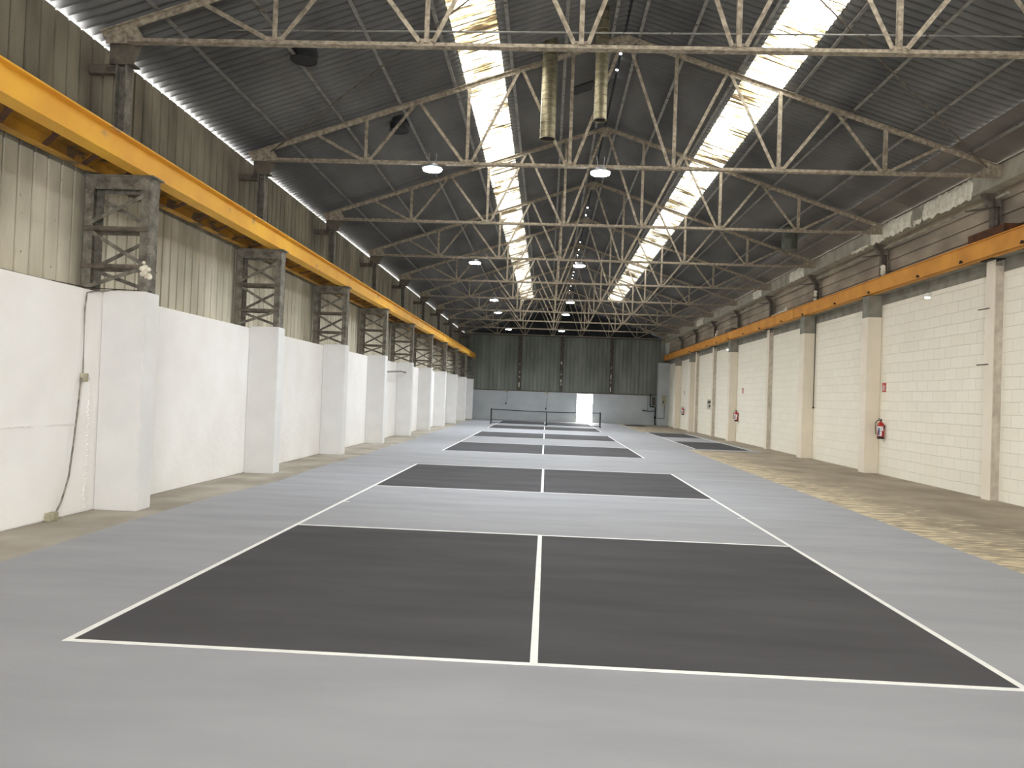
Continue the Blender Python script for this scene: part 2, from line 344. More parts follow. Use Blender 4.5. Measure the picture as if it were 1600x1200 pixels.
# ------------------------------------------------------------------ pickleball courts
CW, CL, CK, LW = 6.096, 13.41, 4.572, 0.05
def court(x0, y0, w, l, k1, k2, label, name='pickleball_court', centre=True, ticks=True, far_lines=True):
    t = empty(name, (x0, y0, 0.005), label=label, cat='court', group='pickleball courts painted on the floor' if centre else None)
    boxes = [(0, w/2, 0, k1), (w/2, w, 0, k1), (0, w/2, k2, l), (w/2, w, k2, l)] if centre else [(0, w, 0, k1), (0, w, k2, l)]
    for a, b, c, d in boxes: obj('service_box', box(B(), a, b, c, d, 0, 0.0015), M['court_black'], t)
    z0, z1 = 0.0015, 0.003
    for a in (0, w-LW): obj('sideline', box(B(), a, a+LW, 0, l, z0, z1), M['white'], t)
    if far_lines:
        for a in (0, l-LW): obj('baseline', box(B(), LW, w-LW, a, a+LW, z0, z1), M['white'], t)
        for a in (k1-LW/2, k2-LW/2): obj('kitchen_line', box(B(), LW, w-LW, a, a+LW, z0, z1), M['white'], t)
    if centre:
        for a, b in ((LW, k1-LW/2), (k2+LW/2, l-LW)): obj('centre_line', box(B(), w/2-LW/2, w/2+LW/2, a, b, z0, z1), M['white'], t)
    if ticks:
        for a in (LW, w-LW-0.08): obj('net_mark', box(B(), a, a+0.08, l/2-0.02, l/2+0.02, z0, z1), M['white'], t)
    return t
court(-CW/2, 0, CW, CL, CK, CL-CK, 'nearest pickleball court, charcoal service boxes and white lines, filling the foreground floor')
court(-CW/2-.034, 18.15, CW, CL, CK, CL-CK, 'middle pickleball court without a net, beyond the nearest court', ticks=False)
court(-CW/2-.045, 35.84, CW, CL, CK, CL-CK, 'farthest full pickleball court, the one under the black net', ticks=False)
court(5.59, 23.97, 2.14, 13.83, 5.1, 9.0, 'narrow practice court with charcoal ends beside the right block wall', 'practice_court', centre=False, ticks=False, far_lines=False)
tag(obj('floor_patch', box(B(), 5.55, 6.9, 47.3, 50.6, 0.005, 0.0065), M['court_black']), 'small charcoal painted patch on the floor near the far right corner', 'floor paint')

# ------------------------------------------------------------------ portable net on the far court
NY = 35.84+CL/2
t = empty('pickleball_net', (0, NY, 0.0085), label='black portable pickleball net standing across the farthest court', cat='net')
nx0, nx1 = -3.38, 3.36
for x in (nx0, nx1):
    p = obj('net_post', tube(B(), [(x, 0, 0.03), (x, 0, 0.93)], 0.042), M['black'], t)
    obj('foot', box(B(), x-0.03, x+0.03, -0.55, 0.55, 0, 0.045), M['black'], p)
    obj('brace', bar(B(), (x, -0.35, 0.04), (x, 0, 0.5), 0.025, 0.025), M['black'], p)
obj('centre_post', tube(B(), [(0.05, 0, 0.0), (0.05, 0, 0.86)], 0.026), M['black'], t)
bm = B(); box(bm, -0.02, 0.12, -0.35, 0.35, 0, 0.03); obj('centre_foot', bm, M['black'], t)
obj('base_bar', tube(B(), [(nx0, 0, 0.06), (nx1, 0, 0.06)], 0.02), M['black'], t)
def sag(x):
    q = abs(x-0.0)/3.37; return 0.86+0.055*q**1.6
N = 40; xs = [nx0+(nx1-nx0)*i/N for i in range(N+1)]
bm = B()
for a, b in zip(xs, xs[1:]): prism(bm, [(a, -0.006, sag(a)-0.05), (b, -0.006, sag(b)-0.05), (b, -0.006, sag(b)), (a, -0.006, sag(a))], (0, 0.012, 0))
obj('top_tape', bm, M['tape'], t)
bm = B()
for i in range(151):
    x = nx0+0.03+(nx1-nx0-0.06)*i/150; bar(bm, (x, 0, 0.09), (x, 0, sag(x)-0.05), 0.0016, 0.0016, (0, 1, 0))
for k in range(17):
    z = 0.1+k*0.045
    bar(bm, (nx0+0.03, 0, z), (nx1-0.03, 0, z), 0.0016, 0.0016)
obj('net_mesh', bm, M['netcord'], t)

# ------------------------------------------------------------------ left side: piers, lattice posts, crane girder
ords = ['nearest', 'second', 'third', 'fourth', 'fifth', 'sixth', 'seventh', 'eighth', 'ninth', 'tenth', 'eleventh']
def lbl(i, what, tail): return '%s%s %s' % (ords[i], '' if i == 0 else ' nearest', what) + (', '+tail if tail else '')
PY = [5.02+P*k for k in range(10)]
pier0 = None
for k, y in enumerate(PY):
    w = 0.35
    bm = box(B(), -5.897, -5.31, 0, w, 0, 2.90)
    o = obj('concrete_pier', bm, M['pier'], bevel=0.012); o.location = (0, y, 0.0)
    tag(o, lbl(k, 'white painted pier along the left wall', 'under a lattice post'), 'pier', 'white piers along the left wall')
LZ0, LZ1 = 2.902, 4.44
lp = empty('lattice_post', (-5.76, PY[0]+0.13, LZ0))
h = LZ1-LZ0; hw = 0.44; hd = 0.12
for sx in (-1, 1):
    bm = B(); x = sx*(hw-0.06)
    bar(bm, (x+sx*0.055, 0, 0), (x+sx*0.055, 0, h-0.02), 0.012, 2*hd, (0, 1, 0))
    for yy in (-hd, hd): box(bm, x-0.055, x+0.055, yy-0.006, yy+0.006, 0, h-0.02)
    obj('upright', bm, M['lattice'], lp)
bm = B(); box(bm, -hw-0.03, hw+0.05, -hd-0.03, hd+0.03, h-0.02, h)
for yy in (-hd-0.007, hd+0.007): box(bm, -hw, hw, yy-0.006, yy+0.006, h-0.19, h-0.02)
obj('cap_plate', bm, M['lattice'], lp)
levels = [0.02, 0.32, 0.82, h-0.19]
for z in levels[1:3]:
    bm = B()
    for yy in (-hd-0.01, hd+0.01): angle(bm, (-hw, yy, z), (hw, yy, z), 0.055, 0.008)
    obj('crossbar', bm, M['darksteel'], lp)
def brace(a, b, yy):
    bm = B(); bar(bm, (a[0], yy, a[1]), (b[0], yy, b[1]), 0.012, 0.05, (0, 1, 0)); bar(bm, (a[0], yy, a[1]), (b[0], yy, b[1]), 0.04, 0.010, (0, 1, 0))
    bm2 = B(); bar(bm2, (a[0], yy, a[1]), (b[0], yy, b[1]), 0.05, 0.012, (0, 1, 0)); bm.free()
    obj('diagonal_brace', bm2, M['lattice'], lp)
X = hw-0.06
brace((-X, 0.88), (X, 1.27), -hd-0.02); brace((X, 0.88), (-X, 1.27), hd+0.02)
brace((-X, 0.80), (X, 0.36), -hd-0.02); brace((X, 0.76), (-X, 0.36), hd+0.02)
brace((X, 0.30), (-X, 0.03), -hd-0.02); brace((-X, 0.28), (X, 0.03), hd+0.02)
lps = [lp]+[copy_tree(lp, (-5.76, y+0.13, LZ0)) for y in PY[1:]]
for k, o in enumerate(lps): tag(o, lbl(k, 'grey steel lattice post on the left piers', 'holding the yellow crane girder'), 'lattice post', 'steel lattice posts on the left piers')

g = empty('crane_girder', (-5.4, 21, LZ1), label='yellow steel crane girder running along the left wall on lattice posts', cat='girder')
ya, yb = Y0-21, 51.9-21
obj('web', box(B(), 0.0, 0.02, ya, yb, 0.012, 0.325), M['yellow'], g)
obj('top_flange', box(B(), -0.09, 0.10, ya, yb, 0.31, 0.33), M['yellow'], g)
obj('bottom_flange', box(B(), -0.14, 0.09, ya, yb, 0.0, 0.014), M['yellow'], g)
obj('rail', box(B(), -0.03, 0.04, ya, yb, 0.33, 0.37), M['darksteel'], g)
bm = B(); box(bm, -0.74, -0.72, ya, yb, 0.01, 0.2); box(bm, -0.72, -0.60, ya, yb, 0.01, 0.022)
obj('rear_channel', bm, M['yellow_dk'], g)
bm = B(); prism(bm, [(-0.735, ya, 0.20), (0.0, ya, 0.27), (0.0, ya, 0.28), (-0.735, ya, 0.21)], (0, yb-ya, 0)); obj('walkway_plate', bm, M['yellow_dk'], g)
n = 0
y = 1.9-21
while y < yb-0.4:
    if True:
        bm = B(); n += 1
        bar(bm, (-0.10, y, 0.03), (-0.18, y+0.24, 0.10), 0.05, 0.012); bar(bm, (-0.19, y-0.02, 0.03), (-0.10, y+0.02, 0.03), 0.10, 0.03)
        bar(bm, (-0.12, y, 0.02), (-0.64, y+0.5, 0.02), 0.07, 0.012)
        obj('lacing_bracket', bm, M['rust'], g)
    y += 0.76 if n < 6 else 0.78

# stub columns between the girder and the trusses (left)
st0 = empty('eave_stub_column', (-5.80, PY[0]+0.1, 4.8))
bm = B(); box(bm, -0.07, -0.058, -0.08, 0.08, -0.02, 1.14); box(bm, 0.058, 0.07, -0.08, 0.08, -0.02, 1.14); box(bm, -0.058, 0.058, 0.0, 0.012, -0.02, 1.14)
obj('shaft', bm, M['lattice'], st0)
bm = B(); box(bm, -0.46, -0.07, -0.05, 0.05, 1.02, 1.14); obj('wall_arm', bm, M['darksteel'], st0)
bm = B(); prism(bm, [(-0.16, -0.09, 1.14), (0.17, -0.09, 1.14), (0.30, -0.09, 1.40), (-0.16, -0.09, 1.40)], (0, 0.014, 0)); box(bm, -0.16, 0.17, -0.09, 0.09, 1.13, 1.145)
obj('gusset_plate', bm, M['darksteel'], st0)
sts = [st0]+[copy_tree(st0, (-5.80, y+0.1, 4.8)) for y in PY[1:]]
for k, o in enumerate(sts): tag(o, lbl(k, 'short dark stub column above the left crane girder', 'under a truss end'), 'stub column', 'stub columns above the left girder')

# ------------------------------------------------------------------ roof trusses
TY = [4.93+P*k for k in range(10)]
t0 = empty('roof_truss', (XC, TY[0], 6.2))
def tc(off): return 8.72-SL*abs(off)-6.2        # centre line of the top chord, local z
HS = 6.95
obj('bottom_chord', tee(B(), (-HS, 0, 0.0), (HS, 0, 0.0), 0.11, 0.062, 0.010), M['truss'], t0)
for s in (-1, 1):
    obj('top_chord', tee(B(), (s*(HS+0.35), 0, tc(HS+0.35)), (0, 0, tc(0)), 0.11, 0.075, 0.010, inv=-1), M['truss'], t0)
nodes = [(-2.5+k)*1.994 for k in range(6)]
for x in nodes:
    obj('vertical_web', angle(B(), (x, 0, 0.02), (x, 0, tc(x)), 0.062, 0.008, (0, 1, 0)), M['truss'], t0)
    for s in (-1, 1):
        x2 = x+s*0.997
        f = 0.09
        obj('diagonal_web', angle(B(), (x+s*f, 0.0, 0.03), (x2-s*0.04, 0.0, tc(x2)-0.03), 0.058, 0.008, (0, 1, 0), s), M['truss'], t0)
    obj('gusset_plate', prism(B(), [(x-0.13, -0.012, -0.02), (x+0.13, -0.012, -0.02), (x+0.09, -0.012, 0.075), (x-0.09, -0.012, 0.075)], (0, 0.024, 0)), M['truss'], t0)
for s in (-1, 1):
    obj('end_plate', prism(B(), [(s*(HS-0.25), -0.012, -0.04), (s*(HS+0.3), -0.012, -0.04), (s*(HS+0.3), -0.012, 0.12), (s*(HS-0.1), -0.012, 0.2)], (0, 0.024, 0)), M['truss'], t0)
obj('apex_plate', prism(B(), [(-0.2, -0.012, tc(0.2)-0.04), (-0.08, -0.012, tc(0)-0.2), (0.08, -0.012, tc(0)-0.2), (0.2, -0.012, tc(0.2)-0.04), (0, -0.012, tc(0)+0.04)], (0, 0.024, 0)), M['truss'], t0)
tr = [t0]+[copy_tree(t0, (XC, y, 6.2)) for y in TY[1:]]
for k, o in enumerate(tr): tag(o, lbl(k, 'beige steel roof truss spanning the hall', ''), 'truss', 'roof trusses')

# purlins
pur = []
offs = [0.26, 1.15, 2.17, 3.27, 4.33, 5.45, 6.55]
names_ = ['beside the ridge', 'second from the ridge', 'just above the skylight', 'just below the skylight', 'fifth from the ridge', 'sixth from the ridge', 'lowest before the eaves']
for s, nm in ((-1, 'left'), (1, 'right')):
    for q, off in enumerate(offs):
        bm = B(); z = 8.72-SL*off+0.10
        angle(bm, (XC+s*off, Y0, z), (XC+s*off, Y1, z), 0.062, 0.007, (0, 0, 1), s)
        o = obj('roof_purlin', bm, M['purlin'])
        tag(o, 'long grey steel purlin on the %s roof slope, %s' % (nm, names_[q]), 'purlin', 'long purlins under the roof')
# cross bracing rods between first two trusses
for s, nm in ((-1, 'left'), (1, 'right')):
    bm = B(); tube(bm, [(XC+s*6.9, 9.95, 8.66-SL*6.9), (XC+s*0.3, 4.95, 8.66-SL*0.3)], 0.014, 6)
    tag(obj('brace_rod', bm, M['darksteel']), 'thin dark diagonal brace rod crossing the %s roof slope between the first two trusses' % nm, 'brace rod')
tag(obj('span_rod', tube(B(), [(-5.1, 6.0, 6.87), (7.35, 6.0, 6.95)], 0.013, 6), M['purlin']), 'thin straight rod spanning the roof just behind the nearest truss', 'rod')

# ------------------------------------------------------------------ right side
RY = [10.95, 16.05, 21.1, 26.15, 31.4, 36.4, 41.4, 46.5]
piers_r = [(16.05, 16.45), (21.12, 21.6), (31.45, 31.85), (41.4, 41.8), (46.5, 46.9)]
for k, (a, b) in enumerate(piers_r):
    t = empty('block_pier', (8.55, a, 0), label=lbl(k, 'white painted pier along the right block wall', 'bare grey at the top'), cat='pier', group='piers along the right wall')
    obj('shaft', box(B(), 0, 0.365, 0, b-a, 0, 4.18), M['pier_warm'], t, bevel=0.01)
    obj('bare_head', box(B(), 0.004, 0.365, 0.004, b-a-0.004, 4.18, 4.762), M['grey_conc'], t)
def hpost(y, label, wide=0.3):
    t = empty('steel_post', (8.75, y, 0), label=label, cat='post', group='slim steel posts along the right wall')
    bm = B(); box(bm, 0.0, 0.012, 0, wide, 0, 4.76); obj('front_flange', bm, M['pier_warm'], t)
    bm = B(); box(bm, 0.012, 0.155, 0.004, 0.016, 0, 4.62); box(bm, 0.05, 0.075, -0.004, 0.004, 0, 4.6); obj('web', bm, M['post_face'], t)
    bm = B(); box(bm, 0.155, 0.17, 0.0, wide, 0, 4.76); obj('rear_flange', bm, M['post_face'], t)
    bm = B(); box(bm, -0.10, 0.17, -0.04, wide+0.04, 4.74, 4.765); obj('bearing_plate', bm, M['dark'], t)
    return t
hp = hpost(10.6, 'nearest slim white steel post, at the right edge beyond the last pier')
for z in (2.68, 3.80): obj('peg', tube(B(), [(0.0, 0.15, z), (-0.02, 0.52, z)], 0.012, 8), M['darksteel'], hp)
hpost(25.9, 'slim steel post halfway between the second and third right piers')
hpost(36.0, 'slim steel post behind the third right pier, beside the cream box')
hpost(40.6, 'farthest slim steel post, tight against the fourth right pier', 0.28)

g = empty('crane_girder', (8.5, 21, 4.77), label='orange yellow crane girder running along the right wall on white piers', cat='girder')
obj('web', box(B(), 0.02, 0.05, ya, yb, 0.0, 0.34), M['orange'], g)
obj('top_flange', box(B(), -0.01, 0.2, ya, yb, 0.34, 0.36), M['orange'], g)
obj('bottom_flange', box(B(), -0.01, 0.2, ya, yb, 0.0, 0.015), M['orange'], g)
for y in [9.3, 11.35, 13.2, 15.9, 18.3, 21.2, 23.5, 26.4, 29, 31.7, 34.2, 36.6, 39, 41.6]:
    bm = B(); box(bm, 0.0, 0.02, y-21, y-20.88, 0.03, 0.055); box(bm, -0.04, 0.0, y-21, y-20.97, 0.03, 0.075); obj('clip', bm, M['dark'], g)
for y in (22.2, 40.2): obj('splice_plate', box(B(), 0.008, 0.02, y-21, y-20.985, 0.0, 0.34), M['yellow_dk'], g)
st('wall_right_ledge', box(B(), 8.71, 8.93, Y0, Y1, 4.765, 4.80), M['grey_conc'])

g = empty('edge_girder', (8.45, 21, 6.07), label='grey green box gutter running under the right eave above the stub columns', cat='gutter')
obj('box_section', box(B(), 0, 0.28, ya, yb, 0, 0.37), M['gutter'], g, bevel=0.008)
obj('upper_lip', box(B(), -0.02, 0.46, ya, yb, 0.37, 0.39), M['roof_flat'], g)
def foam(y0, y1, z0, z1, label, x=8.45, th=0.045):
    bm = B(); n = max(4, int((y1-y0)/0.1)); m_ = 5
    g_ = []
    for i in range(n+1):
        row = []
        for j in range(m_+1):
            yy = y0+(y1-y0)*i/n; zz = z0+(z1-z0)*j/m_; e = 1 if 0 < i < n and 0 < j < m_ else 0
            jz = random.uniform(-0.035, 0.035) if j in (0, m_) else 0
            row.append(bm.verts.new((x-0.006-e*(th+random.uniform(-0.02, 0.02)), yy+(random.uniform(-.05, .05) if i in (0, n) else 0), zz+jz)))
        g_.append(row)
    for i in range(n):
        for j in range(m_): bm.faces.new((g_[i][j], g_[i+1][j], g_[i+1][j+1], g_[i][j+1]))
    rim = [g_[i][0] for i in range(n+1)]+[g_[n][j] for j in range(1, m_+1)]+[g_[i][m_] for i in range(n-1, -1, -1)]+[g_[0][j] for j in range(m_-1, 0, -1)]
    bm.faces.new([bm.verts.new((x-0.002, v.co.y, v.co.z)) for v in rim])
    tag(obj('foam_patch', bm, M['foam'], smooth=True), label, 'foam patch', 'foam patches on the right gutter')
foam(10.95, 12.95, 6.03, 6.42, 'longest lumpy foam patch on the right gutter, nearest to the camera')
foam(13.5, 15.8, 6.04, 6.44, 'second lumpy foam patch along the right gutter, above the second stub column')
foam(13.03, 13.42, 6.03, 6.14, 'thin foam dribble low on the gutter between the two long foam patches')
foam(15.9, 17.0, 6.02, 6.10, 'narrow foam strip along the gutter bottom past the second long patch')
foam(21.1, 22.5, 6.06, 6.42, 'short foam patch on the right gutter above the third stub column')
foam(26.1, 27.3, 6.08, 6.42, 'distant foam patch on the right gutter above the fourth stub column')
foam(37.5, 39.2, 6.08, 6.42, 'farthest foam patch on the right gutter')

sr = empty('eave_stub_column', (8.80, 10.75, 5.1))
bm = B(); box(bm, -0.07, -0.058, -0.08, 0.08, 0, 0.98); box(bm, 0.058, 0.07, -0.08, 0.08, 0, 0.98); box(bm, -0.058, 0.058, -0.006, 0.006, 0, 0.98)
obj('shaft', bm, M['darksteel'], sr)
obj('gusset_plate', prism(B(), [(-0.26, -0.08, 0.98), (0.07, -0.08, 0.98), (0.07, -0.08, 0.70), (-0.10, -0.08, 0.70)], (0, 0.16, 0)), M['darksteel'], sr)
obj('bracket_arm', bar(B(), (0.02, 0.05, 0.72), (-0.36, 0.42, 0.72), 0.035, 0.035), M['darksteel'], sr)
srs = [sr]+[copy_tree(sr, (8.80, y, 5.1)) for y in (15.8, 20.85, 25.9, 31.0, 36.0, 41.0, 46.0)]
for k, o in enumerate(srs): tag(o, lbl(k, 'short dark stub column above the right crane girder', 'under the gutter'), 'stub column', 'stub columns above the right girder')
for i, (y, nm) in enumerate(((9.9, 'nearest dark steel shelf plate on the right crane girder'), (31.2, 'distant dark steel shelf plate on the right crane girder'))):
    bm = B(); box(bm, 8.5, 8.9, y, y+1.25, 5.14, 5.30); tag(obj('shelf_plate', bm, M['rust'] if i == 0 else M['darksteel'], bevel=0.006), nm, 'plate')
o = obj('service_pipe', tube(B(), [(8.78, 10.3, 5.98), (8.80, 30, 5.94), (8.8, 50, 5.94)], 0.03, 10), M['gutter']); tag(o, 'long thin grey pipe along the right wall just under the gutter', 'pipe')
bm = B()
for (y, z) in ((15.6, 5.35), (15.62, 5.45), (15.6, 5.28)):
    bmesh.ops.create_icosphere(bm, subdivisions=2, radius=0.07, matrix=Matrix.Translation((8.72, y, z)))
tag(obj('foam_lump', bm, M['foam'], smooth=True), 'pale foam lump on the stub column above the first right pier', 'foam', 'foam lumps on the right stub columns')
bm = B()
for (y, z) in ((20.68, 5.25), (20.7, 5.4), (20.68, 5.5)):
    bmesh.ops.create_icosphere(bm, subdivisions=2, radius=0.06, matrix=Matrix.Translation((8.72, y, z)))
tag(obj('foam_lump', bm, M['foam'], smooth=True), 'pale foam lump on the stub column above the second right pier', 'foam', 'foam lumps on the right stub columns')
bm = B(); tube(bm, [(8.6, 23.2, 5.19), (8.6, 24.0, 5.21), (8.62, 25.2, 5.19)], [0.05, 0.035, 0.03], 8); bmesh.ops.create_icosphere(bm, subdivisions=2, radius=0.07, matrix=Matrix.Translation((8.6, 23.3, 5.24)))
tag(obj('foam_lump', bm, M['foam'], smooth=True), 'stringy pale foam lying on the right crane girder past the third stub column', 'foam')
bm = B()
for (y, z, r) in ((34.8, 5.3, .09), (34.7, 5.42, .07), (34.95, 5.21, .07), (35.05, 5.19, .05)): bmesh.ops.create_icosphere(bm, subdivisions=2, radius=r, matrix=Matrix.Translation((8.62, y, z)))
tag(obj('foam_lump', bm, M['foam'], smooth=True), 'cluster of pale foam blobs on the far part of the right girder', 'foam')
# foam blob on the first lattice post
bm = B()
for i in range(14):
    bmesh.ops.create_icosphere(bm, subdivisions=2, radius=random.uniform(.022, .04), matrix=Matrix.Translation((-5.33+random.uniform(-.05, .07), PY[0]-0.03+random.uniform(-.01, .02), 3.19+random.uniform(-.11, .11))))
tag(obj('foam_blob', bm, M['foam'], smooth=True), 'white foam splat stuck on the corner of the nearest left lattice post', 'foam')

# ------------------------------------------------------------------ high bay lamps
def lamp(x, y, z, label, first=[]):
    if not first:
        t = empty('high_bay_lamp', (x, y, z))
        obj('housing', lathe(B(), [(0.165, 0.0), (0.195, 0.01), (0.195, 0.03), (0.12, 0.045), (0.10, 0.10), (0.055, 0.11)], n=28), M['alu'], t)
        obj('lens', lathe(B(), [(0.12, -0.03), (0.18, -0.02), (0.19, 0.004)], n=28), M['lens'], t)
        bm = B(); tube(bm, [(-0.09, 0, 0.05), (-0.05, 0, 0.16), (0.05, 0, 0.16), (0.09, 0, 0.05)], 0.006, 6)
        obj('yoke', bm, M['alu'], t)
        bm = B(); tube(bm, [(-0.06, 0, 0.14), (-0.075, 0, 0.32)], 0.006, 6); tube(bm, [(0.06, 0, 0.14), (0.075, 0, 0.32)], 0.006, 6)
        obj('hanger', bm, M['alu'], t); first.append(t)
    else: t = copy_tree(first[0], (x, y, z))
    tag(t, label, 'ceiling lamp', 'high bay lamps under the trusses')
    l = bpy.data.lights.new('lamp_light', 'AREA'); l.shape = 'DISK'; l.size = 0.36; l.energy = LAMP_W; l.color = (0.86, 0.93, 1.0); l.spread = math.radians(150)
    o = bpy.data.objects.new('lamp_light', l); o.location = (0, 0, -0.045); C.objects.link(o); o.parent = t
rows = [(9.9, -2.36, 0.90, 6.08), (19.93, -2.47, 0.92, 6.03), (29.95, -2.54, 0.94, 6.10), (34.96, -2.68, 0.86, 6.09), (44.98, -2.63, 0.84, 6.12)]
for k, (y, xa, xb, z) in enumerate(rows):
    for x, nm in ((xa, 'left'), (xb, 'right')):
        lamp(x, y, z-0.02, 'lit round high bay lamp, %s one in the %s lamp row' % (nm, ['first', 'second', 'third', 'fourth', 'fifth'][k]))

# ------------------------------------------------------------------ ducts and vents hanging from the roof
def duct(x, y, z0, z1, r, label):
    t = empty('spiral_duct', (x, y, z0), label=label, cat='duct', group='round metal ducts hanging from the roof')
    prof = []; z = 0
    while z < z1-z0:
        prof += [(r, z), (r, z+0.125), (r+0.006, z+0.13), (r+0.006, z+0.142), (r, z+0.147)]; z += 0.15
    bm = B(); rings = []
    n = 40
    for rr, zz in prof: rings.append([bm.verts.new((rr*math.cos(2*math.pi*k/n), rr*math.sin(2*math.pi*k/n), zz)) for k in range(n)])
    for q, w in zip(rings, rings[1:]):
        for k in range(n): bm.faces.new((q[k], q[(k+1) % n], w[(k+1) % n], w[k]))
    obj('duct_tube', bm, M['galv'], t, smooth=False)
    obj('dark_inside', lathe(B(), [(r-0.005, 0.03), (r-0.005, 0.05)], n=n), M['galv_in'], t)
    obj('end_ring', tube(B(), [(r*math.cos(2*math.pi*k/32), r*math.sin(2*math.pi*k/32), 0) for k in range(33)], 0.008, 6, cap=False), M['galv'], t)
duct(-0.14, 9.6, 6.60, 8.42, 0.145, 'large round spiral metal duct hanging from the left roof slope')
duct(0.80, 8.9, 6.72, 8.72, 0.115, 'thinner round spiral metal duct hanging beside the ridge')
def drum(x, y, z0, z1, r, label, m='vent'):
    bm = lathe(B(), [(r, 0), (r, z1-z0)], n=28); 
    for zz in (0.0, (z1-z0)*0.5): 
        for a, b in ((r+0.008, zz), ): tube(bm, [(a*math.cos(2*math.pi*k/28), a*math.sin(2*math.pi*k/28), zz) for k in range(29)], 0.01, 5, cap=False)
    o = obj('roof_vent', bm, M[m]); o.location = (x, y, z0); tag(o, label, 'vent')
drum(6.98, 17.9, 6.30, 6.95, 0.22, 'grey green drum vent hanging at the right behind the third truss')
drum(-3.25, 10.9, 7.15, 7.42, 0.19, 'dark round drum vent under the left roof slope near the second truss', 'dark')
drum(-4.05, 7.15, 6.95, 7.16, 0.20, 'dark flat round vent under the left roof behind the nearest truss', 'dark')
bm = B(); prism(bm, [(0.36, 12.0, roof_z(0.94)-0.05), (0.80, 12.0, roof_z(0.5)-0.05), (0.80, 12.45, roof_z(0.5)-0.05), (0.36, 12.45, roof_z(0.94)-0.05)], (0, 0, 0.03))
tag(obj('roof_grille', bm, M['dark']), 'small black rectangular grille on the roof left of the ridge', 'grille')

# ------------------------------------------------------------------ fire safety and electrical
def extinguisher(x, y, z, label, first=[]):
    if not first:
        t = empty('fire_extinguisher', (x, y, z))
        obj('cylinder', lathe(B(), [(0.07, 0.02), (0.078, 0.035), (0.078, 0.36), (0.07, 0.40), (0.04, 0.435), (0.022, 0.445), (0.022, 0.47)], n=28), M['red'], t, smooth=True)
        obj('base_ring', lathe(B(), [(0.078, 0.0), (0.081, 0.005), (0.081, 0.055), (0.078, 0.06)], n=28), M['black'], t)
        bm = B(); n = 14
        def patch(a0, a1, z0, z1, rr=0.0795):
            vs = []
            for i in range(n+1):
                a = a0+(a1-a0)*i/n
                vs.append((bm.verts.new((rr*math.cos(a), rr*math.sin(a), z0)), bm.verts.new((rr*math.cos(a), rr*math.sin(a), z1))))
            for q, w in zip(vs, vs[1:]): bm.faces.new((q[0], w[0], w[1], q[1]))
        patch(math.pi*0.95, math.pi*1.65, 0.21, 0.33); patch(math.pi*1.1, math.pi*1.5, 0.08, 0.20)
        obj('printed_label', bm, M['label'], t)
        bm = B(); patch(math.pi*1.12, math.pi*1.27, 0.10, 0.29, 0.0803)
        obj('blue_print', bm, M['blue'], t)
        bm = B(); box(bm, -0.02, 0.02, -0.02, 0.02, 0.465, 0.495); bar(bm, (0.02, 0.0, 0.50), (-0.085, -0.06, 0.535), 0.022, 0.012); bar(bm, (0.02, 0.0, 0.485), (-0.075, -0.055, 0.492), 0.022, 0.010)
        obj('lever', bm, M['black'], t)
        bm = B(); tube(bm, [(0, 0.02, 0.48), (-0.05, 0.07, 0.49), (-0.095, 0.09, 0.42), (-0.10, 0.085, 0.30), (-0.10, 0.06, 0.12)], 0.011, 8)
        obj('hose', bm, M['black'], t, smooth=True)
        obj('wall_bracket', box(B(), 0.06, 0.10, -0.02, 0.02, 0.28, 0.36), M['black'], t); first.append(t)
    else: t = copy_tree(first[0], (x, y, z))
    tag(t, label, 'fire extinguisher', 'red fire extinguishers on the right wall')
    return t
extinguisher(8.82, 15.72, 0.94, 'nearest red fire extinguisher, beside the first right pier')
extinguisher(8.82, 31.05, 0.94, 'middle red fire extinguisher, beside the third right pier')
extinguisher(8.82, 45.0, 0.94, 'farthest small red fire extinguisher on the right wall')
def sign(y, z, label, first=[]):
    if not first:
        t = empty('fire_sign', (8.917, y, z))
        obj('plate', box(B(), -0.004, 0.002, -0.11, 0.11, -0.12, 0.12), M['redsign'], t)
        bm = B()
        def px(y0, y1, z0, z1): box(bm, -0.0065, -0.0045, y0, y1, z0, z1)
        px(0.015, 0.06, -0.09, 0.02); px(0.025, 0.05, 0.02, 0.045); px(0.005, 0.055, 0.045, 0.06)      # extinguisher pictogram
        px(-0.01, 0.0, -0.05, 0.05)
        for z_ in (0.0, 0.03, 0.06): px(-0.08+z_*0.3, -0.035-z_*0.3, -0.09+z_, -0.07+z_)               # flame strokes
        px(-0.07, -0.045, 0.0, 0.05)
        obj('pictogram', bm, M['label'], t); first.append(t)
    else: t = copy_tree(first[0], (8.917, y, z))
    tag(t, label, 'sign', 'small red fire signs on the right wall')
sign(15.80, 2.30, 'nearest small red and white fire extinguisher sign on the right block wall')
sign(30.4, 2.36, 'second red fire sign, above the middle extinguisher')
sign(45.1, 2.36, 'farthest tiny red fire sign on the right wall')
def spot(x, y, z, label, first=[]):
    if not first:
        t = empty('emergency_light', (x, y, z))
        obj('cord', tube(B(), [(0, 0, 0.06), (0, 0, 0.41)], 0.008, 6), M['cable'], t)
        obj('housing', box(B(), -0.05, 0.05, -0.11, 0.11, -0.02, 0.07), M['offwhite'], t, bevel=0.015)
        bm = lathe(B(), [(0.055, -0.05), (0.06, -0.02)], n=20); obj('lens', bm, M['lens_small'], t); first.append(t)
    else: t = copy_tree(first[0], (x, y, z))
    tag(t, label, 'lamp', 'small hanging lamps under the right girder')
M['lens_small'] = mat('small lamp lens', L(240,244,250), None, rough=0.4, emit=((1, 0.97, 0.95, 1), 1.2))
spot(8.62, 13.0, 4.33, 'nearest small white lamp hanging under the right crane girder')
spot(8.62, 32.3, 4.37, 'distant small white lamp hanging beside the third right pier')
